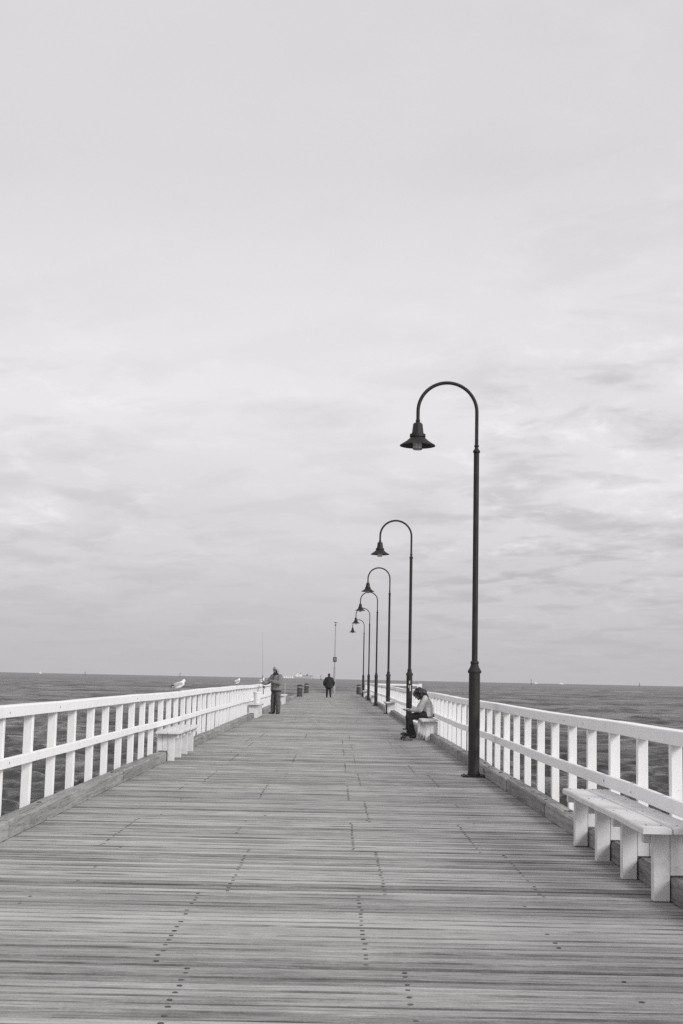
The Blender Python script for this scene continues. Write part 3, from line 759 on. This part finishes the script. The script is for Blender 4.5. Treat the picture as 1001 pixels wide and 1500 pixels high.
# --- the walker near the pier end, seen from behind
def walker():
    t = empty('person', (-.46, 95.5, 0)); tag(t, 'heavily dressed person in a black coat walking toward the end of the pier', 'person')
    V = lambda x, y, z: Vector((x, y, z))
    b = bmesh.new(); P = head(b, V(0, .06, 1.545), (0.05, 1, -.2))
    chain(b, [(V(0, .03, 1.44), .052), (V(0, 0, 1.36), .065)]); ico(b, V(0, 0, 1.22), (.17, .13, .2), 3); ico(b, V(0, 0, .98), (.16, .13, .18), 3)
    kn = {-1: V(-.12, .05, .48), 1: V(.10, -.02, .47)}; an = {-1: V(-.13, .0, .08), 1: V(.12, -.20, .11)}
    sh = {s: V(s*.19, 0, 1.34) for s in (-1, 1)}; el_ = {s: V(s*.335, -.03, 1.06) for s in (-1, 1)}; ha = {s: V(s*.33, .06, .84) for s in (-1, 1)}
    for s in (-1, 1):
        chain(b, [(V(s*.09, 0, .88), .085), (kn[s], .058), (an[s], .042)]); limb(b, an[s]+V(0, 0, -.03), an[s]+V(0, .09, -.042), .030, .020)
        chain(b, [(sh[s], .055), (el_[s], .043), (ha[s], .03)]); hand(b, ha[s], (0, .1, -1), (-s, 0, 0), .5)
    fuse('body', b, M_skin, t, .011, 2); eyes(P, t)
    b = bmesh.new()
    stack(b, ((1.40, 0, .18, .13), (1.28, 0, .25, .17), (1.12, 0, .275, .19), (.95, 0, .285, .20), (.70, 0, .270, .19)), lambda o_, z: V(0, o_, z))
    for s in (-1, 1): chain(b, [(sh[s]+V(0, 0, -.01), .095), (el_[s], .088), (ha[s]+V(0, 0, .02), .060)])
    ico(b, V(0, .0, 1.42), (.10, .09, .06), 3)
    fuse('coat', b, M_dark, t, .016, 3, .009, 2)
    b = bmesh.new(); ico(b, P(0, -.012, .045), (.092, .108, .090), 3); ico(b, P(0, -.05, -.01), (.085, .07, .09), 3); fuse('knit_cap', b, M_dark, t, .012, 2, .003, 4)
    b = bmesh.new(); ico(b, V(0, 0, .84), (.18, .14, .12), 3)
    for s in (-1, 1): chain(b, [(V(s*.09, 0, .86), .108), (kn[s], .085), (an[s]+V(0, 0, .03), .072)])
    fuse('trousers', b, M_dark, t, .015, 2, .010, 7)
    for s in (-1, 1):
        b = bmesh.new(); shoe(b, an[s]+V(0, -.05, -.076), (s*.15, 1, 0)); fuse('shoe', b, M_shoe, t, .012, 1)
    bag = empty('carrier_bag', (-.46+.33, 95.56, .42)); tag(bag, 'small pale bag hanging from the hand of the walker in black', 'bag')
    b = bmesh.new()
    for z, a, c in ((.05, .085, .05), (.12, .095, .055), (.20, .085, .05), (.27, .05, .03)): ico(b, (0, 0, z), (a, c, .055), 2)
    fuse('bag_body', b, M_conc, bag, .012, 1, .008, 3)
    b = bmesh.new(); tube(b, [(-.04, 0, .28), (-.02, 0, .34), (0, 0, .37), (.02, 0, .34), (.04, 0, .28)], .008, 6); obj('handle', b, M_white, bag)
walker()

# --- the seated person on the second right bench
def sitter():
    Yp = 33.0
    t = empty('person', (2.19, Yp, 0)); tag(t, 'dark haired person in a pale sweater sitting on a bench bent over papers', 'person')
    V = lambda x, y, z: Vector((x, y, z))       # x relative to the pelvis, faces -x
    b = bmesh.new()
    hc = V(-.20, -.03, 1.035); P = head(b, hc, (-1, -.28, -.72), (-.5, 0, 1), 1.0)
    pel = V(0, 0, .60)
    chain(b, [(pel, .12), (V(.02, 0, .75), .115), (V(-.02, 0, .90), .105)]); chain(b, [(V(-.05, 0, .96), .065), (V(-.12, 0, 1.0), .052)])
    sh = {s: V(-.055, s*.17, .90) for s in (-1, 1)}
    elb = {-1: V(-.17, -.24, .68), 1: V(-.20, .2, .67)}; ha = {-1: V(-.40, -.10, .655), 1: V(-.42, .08, .66)}
    kn = {-1: V(-.43, -.10, .50), 1: V(-.42, .12, .50)}; an = {-1: V(-.33, -.12, .10), 1: V(-.40, .10, .10)}
    for s in (-1, 1):
        chain(b, [(sh[s], .05), (elb[s], .038), (ha[s], .026)]); hand(b, ha[s], (-1, -s*.25, -.05), (0, 0, 1), .5)
        chain(b, [(V(-.02, s*.09, .575), .085), (kn[s], .058), (an[s], .040)]); limb(b, an[s]+V(0, 0, -.04), an[s]+V(-.09, 0, -.055), .030, .020)
    fuse('body', b, M_skin, t, .010, 2); eyes(P, t)
    b = bmesh.new()
    ico(b, P(0, -.045, .050), (.116, .118, .112), 3); ico(b, P(0, -.085, -.03), (.122, .085, .125), 3)
    for k in (-1, 1): ico(b, P(k*.085, -.02, -.03), (.040, .065, .105), 2); limb(b, P(k*.075, .02, .06), P(k*.09, .035, -.06), .030, .018)
    ico(b, P(0, -.11, -.12), (.09, .06, .07), 2)
    for k in (-.05, -.02, .015, .05): limb(b, P(k, .05, .085), P(k*1.3, .088, .028), .034, .020)
    rh = random.Random(2)
    for q in range(46):
        a_, c_ = rh.uniform(0, 2*PI), rh.uniform(-.35, 1); w_ = math.sqrt(1-c_*c_)
        p_ = P(.118*w_*math.cos(a_), -.05+.105*w_*math.sin(a_)*(1 if math.sin(a_) < 0 else .7), .02+.125*c_)
        ico(b, p_, rh.uniform(.018, .032), 1)
    fuse('hair', b, M_hair, t, .010, 1, .018, 9)
    b = bmesh.new()
    stack(b, ((.92, -.045, .108, .17), (.84, .0, .138, .19), (.74, .03, .148, .182), (.62, .04, .155, .178), (.54, .03, .16, .185)), lambda o_, z: V(o_, 0, z))
    for s in (-1, 1): chain(b, [(sh[s], .075), (elb[s], .062), (elb[s].lerp(ha[s], .55), .048), (elb[s].lerp(ha[s], .85), .036)])
    chain(b, [(V(-.05, -.05, .955), .075), (V(-.05, .05, .955), .075)])
    fuse('sweater', b, M_knit, t, .013, 3, .008, 2)
    b = bmesh.new(); ico(b, V(0, 0, .565), (.15, .17, .085), 3)
    for s in (-1, 1): chain(b, [(V(-.02, s*.09, .57), .098), (kn[s], .080), (an[s]+V(0, 0, .03), .068)])
    fuse('trousers', b, M_dark, t, .013, 2, .010, 5)
    for s in (-1, 1):
        b = bmesh.new(); shoe(b, an[s]+V(.05, 0, -.097), (-1, -.2*s-.2, 0)); fuse('shoe', b, M_shoe, t, .011, 1)
    bk = empty('booklet', (2.2-.50, Yp-.01, .685)); tag(bk, 'open pale booklet in the lap of the seated person', 'booklet')
    for k in (-1, 1):
        bm = bmesh.new(); vv = []
        for q in np.linspace(0, 1, 5): vv.append([bm.verts.new((-x, k*q*.13, .018*math.sin(q*2.4)+.02*x+dz)) for x in (-.07, .10) for dz in (0, -.008)])
        for p, q in zip(vv, vv[1:]):
            for i, j in ((0, 2), (2, 3), (3, 1), (1, 0)): bm.faces.new((p[i], p[j], q[j], q[i]))
        bm.faces.new((vv[0][0], vv[0][1], vv[0][3], vv[0][2])); bm.faces.new((vv[-1][0], vv[-1][2], vv[-1][3], vv[-1][1]))
        obj('page_block', bm, M_paper, bk, True)
sitter()

# --- skateboard lying by the second lamp post, seen end on
sk = empty('skateboard', (1.66, 31.95, 0), .08); tag(sk, 'dark skateboard standing on its wheels at the feet of the seated person', 'skateboard')
bm = bmesh.new(); n = 13; rows = []
for i in range(n):
    q = i/(n-1)*2-1; y_ = q*.39; z_ = .105 + (.045*max(0, abs(q)-.68)/.32 if abs(q) > .68 else 0); hw = .102*math.sqrt(max(.06, 1-max(0, (abs(q)-.72)/.28)**2))
    rows.append([bm.verts.new((x, y_, z_+dz+abs(x)*.06)) for dz in (0, .012) for x in (-hw, 0, hw)])
for a, b_ in zip(rows, rows[1:]):
    for i, j in ((0, 1), (1, 2), (2, 5), (5, 4), (4, 3), (3, 0)): bm.faces.new((a[i], a[j], b_[j], b_[i]))
bm.faces.new([rows[0][i] for i in (0, 3, 4, 5, 2, 1)]); bm.faces.new([rows[-1][i] for i in (0, 1, 2, 5, 4, 3)])
obj('deck', bm, M_dark, sk)
for yy in (-.22, .22):
    bm = bmesh.new(); box(bm, -.03, .03, yy-.03, yy+.03, .06, .104); tube(bm, [(-.075, yy, .045), (.075, yy, .045)], .014, 8); tr = obj('truck', bm, M_galv, sk)
    for x in (-.088, .088):
        bm = bmesh.new(); tube(bm, [(x-.019, yy, .034), (x-.012, yy, .034), (x+.012, yy, .034), (x+.019, yy, .034)], [.027, .033, .033, .027], 14); obj('wheel', bm, M_wheel, sk, True)

# --- bucket on the second left bench
bk = empty('bucket', (-2.615, 46.15, .484)); tag(bk, 'tall white plastic bucket standing on the left bench next to the hooded man', 'bucket')
bm = bmesh.new(); lathe(bm, [(.105, .0), (.112, .01), (.130, .36)], 24); obj('body', bm, M_white, bk, True)
bm = bmesh.new(); lathe(bm, [(.131, .34), (.140, .345), (.140, .375), (.132, .385), (.03, .387)], 24); obj('lid', bm, M_white, bk, True)
bm = bmesh.new(); tube(bm, [(-.135*math.cos(a), -.02, .36+.09*math.sin(a)) for a in np.linspace(0, PI, 15)], .004, 6); obj('handle', bm, M_galv, bk, True)

# --- litter bins
def make_bin():
    t = empty('litter_bin'); tag(t, 'bin', 'litter bin', 'slatted litter bins at the pier end')
    bm = bmesh.new(); lathe(bm, [(.15, .03), (.16, .62)], 16); obj('liner', bm, M_shoe, t, True)
    for k in range(14):
        a = 2*PI*k/14; bm = bmesh.new()
        v = box(bm, .172, .190, -.032, .032, .03, .66)
        o = obj('slat', bm, M_bin, t); o.rotation_euler.z = a
    bm = bmesh.new(); lathe(bm, [(.20, .64), (.21, .65), (.21, .68), (.20, .69), (.166, .69), (.166, .64), (.20, .64)], 20, cap=False); obj('rim', bm, M_galv, t, True)
    bm = bmesh.new(); lathe(bm, [(.19, .75), (.20, .78), (.16, .84), (.06, .87), (.01, .875)], 20)
    for k in range(4):
        a = PI/4+k*PI/2; box(bm, .165*math.cos(a)-.012, .165*math.cos(a)+.012, .165*math.sin(a)-.012, .165*math.sin(a)+.012, .69, .76)
    obj('lid', bm, M_shoe, t, True)
    return t
b0 = make_bin(); b0.location = (-2.50, 96.5, 0); b0['label'] = 'litter bin with dark lid on the left, nearer one of the two'
copy_tree(b0, None, 'litter bin on the left, smaller looking one behind the first', (-2.48, 117.5, 0))
copy_tree(b0, None, 'litter bin on the right by the farthest lamp post', (1.98, 117.0, 0))
# thin post standing past the end of the left railing
bm = bmesh.new(); box(bm, -.035, .035, -.035, .035, 0, 1.18, bev=.005)
tag(obj('marker_post', bm, M_conc, None, loc=(-2.80, 76.5, .0)), 'thin pale post on the left kerb between the bench and the litter bins', 'post')

# --- sign pole at the pier end
sp = empty('signal_pole', (-.11, 121.6, 0)); tag(sp, 'tall thin pole at the pier end carrying a small dark square sign', 'pole')
bm = bmesh.new(); lathe(bm, [(.085, 0), (.085, 2.35), (.05, 2.42)], 16); obj('sleeve', bm, M_conc, sp, True)
bm = bmesh.new(); lathe(bm, [(.042, 2.4), (.034, 6.05)], 12); obj('mast', bm, M_galv, sp, True)
bm = bmesh.new(); lathe(bm, [(.07, 5.98), (.075, 6.05), (.05, 6.09)], 12); obj('cap', bm, M_shoe, sp, True)
s_ = obj('sign_plate', boxbm(-.165, .165, -.065, -.045, 2.78, 3.20, bev=.004), M_sign, sp)
bm = bmesh.new()
ring = [(.085*math.cos(a), -.068, 3.0+.085*math.sin(a)) for a in np.linspace(0, 2*PI, 17)]
tube(bm, ring, .014, 6); tube(bm, [(-.055, -.068, 3.06), (.055, -.068, 2.94)], .013, 6); obj('sign_symbol', bm, M_signw, s_)

# --- gulls
def make_gull():
    t = empty('gull'); tag(t, 'gull', 'gull', 'gulls perched on the pier')
    b = bmesh.new()
    ico(b, (0, 0, .135), (.112, .060, .066), 3, Matrix.Rotation(-.25, 3, 'Y')); ico(b, (.070, 0, .165), (.062, .050, .056), 3)
    chain(b, [((.085, 0, .18), .042), ((.108, 0, .215), .034)]); ico(b, (.118, 0, .232), (.036, .030, .031), 3)
    fuse('body', b, M_feather, t, .008, 2)
    for s in (-1, 1):
        b = bmesh.new(); ico(b, (-.02, s*.047, .150), (.105, .016, .042), 3, Matrix.Rotation(-.22, 3, 'Y')); w_ = obj('wing', b, M_wing, t, True)
        b = bmesh.new(); limb(b, (-.10, s*.030, .128), (-.19, s*.010, .112), .013, .004); obj('wing_tip', b, M_black, w_, True)
        b = bmesh.new(); tube(b, [(.01, s*.022, .09), (.012, s*.022, .004)], .0045, 6)
        for a in (-.5, 0, .5): tube(b, [(.012, s*.022, .004), (.012+.035*math.cos(a), s*.022+.035*math.sin(a), .004)], .0035, 5)
        obj('leg', b, M_beak, t)
        b = bmesh.new(); ico(b, (.135, s*.022, .240), .0045, 1); obj('eye', b, M_black, t)
    b = bmesh.new(); v = box(b, -.145, -.08, -.020, .020, .098, .110); obj('tail', b, M_feather, t)
    b = bmesh.new(); tube(b, [(.145, 0, .230), (.168, 0, .227), (.186, 0, .220)], [.009, .007, .002], 8); obj('beak', b, M_beak, t, True)
    return t
gl = make_gull()
spots = [((-2.955, 25.9), .88, .45, 'gull standing on the left railing above the bench, largest of the gulls'),
         ((-2.955, 41.2), .85, .9, 'gull on the left railing between the largest gull and the fisherman'),
         ((-2.955, 54.6), .95, .5, 'gull on the left railing right beside the fishing rod')]
for i, ((x, yy), sc_, rz, lb) in enumerate(spots):
    o = gl if i == 0 else copy_tree(gl)
    o.location = (x, yy, 1.0905+wavL(yy)); o.rotation_euler.z = rz; o.scale = (sc_,)*3; o['label'] = lb
o = copy_tree(gl, None, 'gull perched on top of the tall sign pole at the pier end', (-.11, 121.6, 6.092)); o.rotation_euler.z = 2.3; o.scale = (1.35,)*3

# ------------------------------------------------------------------ far out on the water
def ground_z(d): return SEA - d*d/(2*6371000.0)
def at_px(px, d): return (px-VP[0])/F*d
# cargo ship about 8 km out
D = 8000.0
ship = empty('cargo_ship', (at_px(446, D), D, ground_z(D)), 0); tag(ship, 'pale cargo ship with white superstructure and dark cranes on the horizon', 'ship')
bm = bmesh.new(); vs_ = []
for (x, wd) in ((-57, 7), (-50, 9), (40, 9), (60, 1)):
    for z_, k in ((-2, .8), (10.5, 1)): vs_ += [bm.verts.new((x*(1 if z_ < 0 else 1.03), -wd*k, z_)), bm.verts.new((x*(1 if z_ < 0 else 1.03), wd*k, z_))]
for i in range(3):
    a = i*4; b_ = a+4
    for p, q in ((0, 1), (1, 3), (3, 2), (2, 0)): bm.faces.new((vs_[a+p], vs_[a+q], vs_[b_+q], vs_[b_+p]))
bm.faces.new((vs_[0], vs_[2], vs_[3], vs_[1])); bm.faces.new((vs_[12], vs_[13], vs_[15], vs_[14]))
obj('hull', bm, M_hull, ship)
obj('superstructure', boxbm(-46, -32, -8, 8, 10.6, 23), M_ship, ship); obj('bridge', boxbm(-43, -34, -9, 9, 23.1, 29), M_ship, ship)
obj('superstructure', boxbm(-27, -13, -8, 8, 10.6, 24), M_ship, ship)
bm = bmesh.new(); lathe(bm, [(2.5, 20), (2.2, 32)], 10, (-20, -3, 0)); obj('funnel', bm, M_shipd, ship)
for x0, x1, z1 in ((-8, 9, 17.0), (12, 26, 18.5), (30, 50, 17.5)): obj('container_stack', boxbm(x0, x1, -7, 7, 13.0, z1), M_shipd, ship)
for x in (14, 19): obj('crane', boxbm(x-2, x+2, -2, 2, 18.6, 27 if x == 19 else 24), M_shipd, ship)
bm = bmesh.new(); tube(bm, [(-38, 0, 29), (-38, 0, 40)], .6, 6); obj('mast', bm, M_shipd, ship)
# pale tanks and sheds of the far shore left of the ship
rs = random.Random(9)
for i, (px, wpx, hpx) in enumerate(((417, 1.8, 1.0), (419.6, 1.5, 1.8), (422.4, 2.2, .8), (425.4, 1.7, 1.0), (428.6, 1.7, 1.6), (431.2, 1.3, 1.1))):
    d = 9500.0; u = d/F; z0 = ground_z(d)
    bm = bmesh.new(); lathe(bm, [(wpx*u/2, 0), (wpx*u/2, (hpx+.8)*u), (wpx*u/4, (hpx+1.1)*u)], 12)
    lb = ['leftmost pale storage tank on the far horizon behind the hooded man', 'second pale tank from the left on the horizon beside the hooded man', 'third pale tank from the left on the horizon, low and wide',
          'fourth pale tank from the left on the horizon toward the ship', 'fifth pale tank on the horizon, a tall one left of the ship', 'pale tank on the horizon closest to the cargo ship'][i]
    tank = empty('storage_tank', (at_px(px, d), d, z0)); tag(tank, lb, 'storage tank', 'pale tanks on the horizon')
    obj('tank_wall', bm, M_ship, tank); obj('tank_roof', boxbm(-wpx*u/5, wpx*u/5, -3, 3, (hpx+1.1)*u, (hpx+1.4)*u), M_ship, tank)
# channel markers
for px, d, h, lb in ((127.5, 2600., 7.0, 'thin channel marker on the horizon far to the left'), (265.6, 2600., 9.0, 'thin channel marker above the gull on the left railing'),
                     (470.5, 2600., 10.5, 'thin channel marker on the horizon just left of the walker'), (776.5, 2600., 11.5, 'dark channel marker on the horizon right of the nearest lamp post'),
                     (934.0, 2600., 8.0, 'faint channel marker on the horizon at the far right')):
    cm = empty('channel_marker', (at_px(px, d), d, ground_z(d)-1)); tag(cm, lb, 'channel marker', 'channel markers on the horizon')
    bm = bmesh.new(); lathe(bm, [(.55, 0), (.35, h)], 8); obj('pile', bm, M_shipd, cm)
    bm = bmesh.new(); lathe(bm, [(.7, h*.62), (.7, h*.80)], 8); obj('topmark', bm, M_shipd, cm)
    obj('platform', boxbm(-1.6, 1.6, -1.6, 1.6, 2.2, 2.8), M_shipd, cm)
# two small white boats
for px, d, ln, lb in ((62.5, 2900., 4.6, 'tiny white boat on the horizon at the far left'), (783.5, 3600., 8., 'white boat on the horizon beside the dark channel marker'), (821.0, 3600., 13., 'white boat on the horizon right of the dark channel marker')):
    bt = empty('boat', (at_px(px, d), d, ground_z(d))); tag(bt, lb, 'boat')
    bm = bmesh.new(); a = [bm.verts.new(v) for v in ((-ln/2, -1.2, 1.4), (ln*.35, -1.2, 1.6), (ln/2, 0, 2), (ln*.35, 1.2, 1.6), (-ln/2, 1.2, 1.4))]; c = [bm.verts.new((v.co.x*.9, v.co.y*.7, -.4)) for v in a]
    bm.faces.new(a[::-1]); bm.faces.new(c)
    for i in range(5): bm.faces.new((a[i], a[(i+1) % 5], c[(i+1) % 5], c[i]))
    obj('hull', bm, M_ship, bt); obj('cabin', boxbm(-ln*.25, ln*.12, -.8, .8, 1.5, 4.2), M_ship, bt)
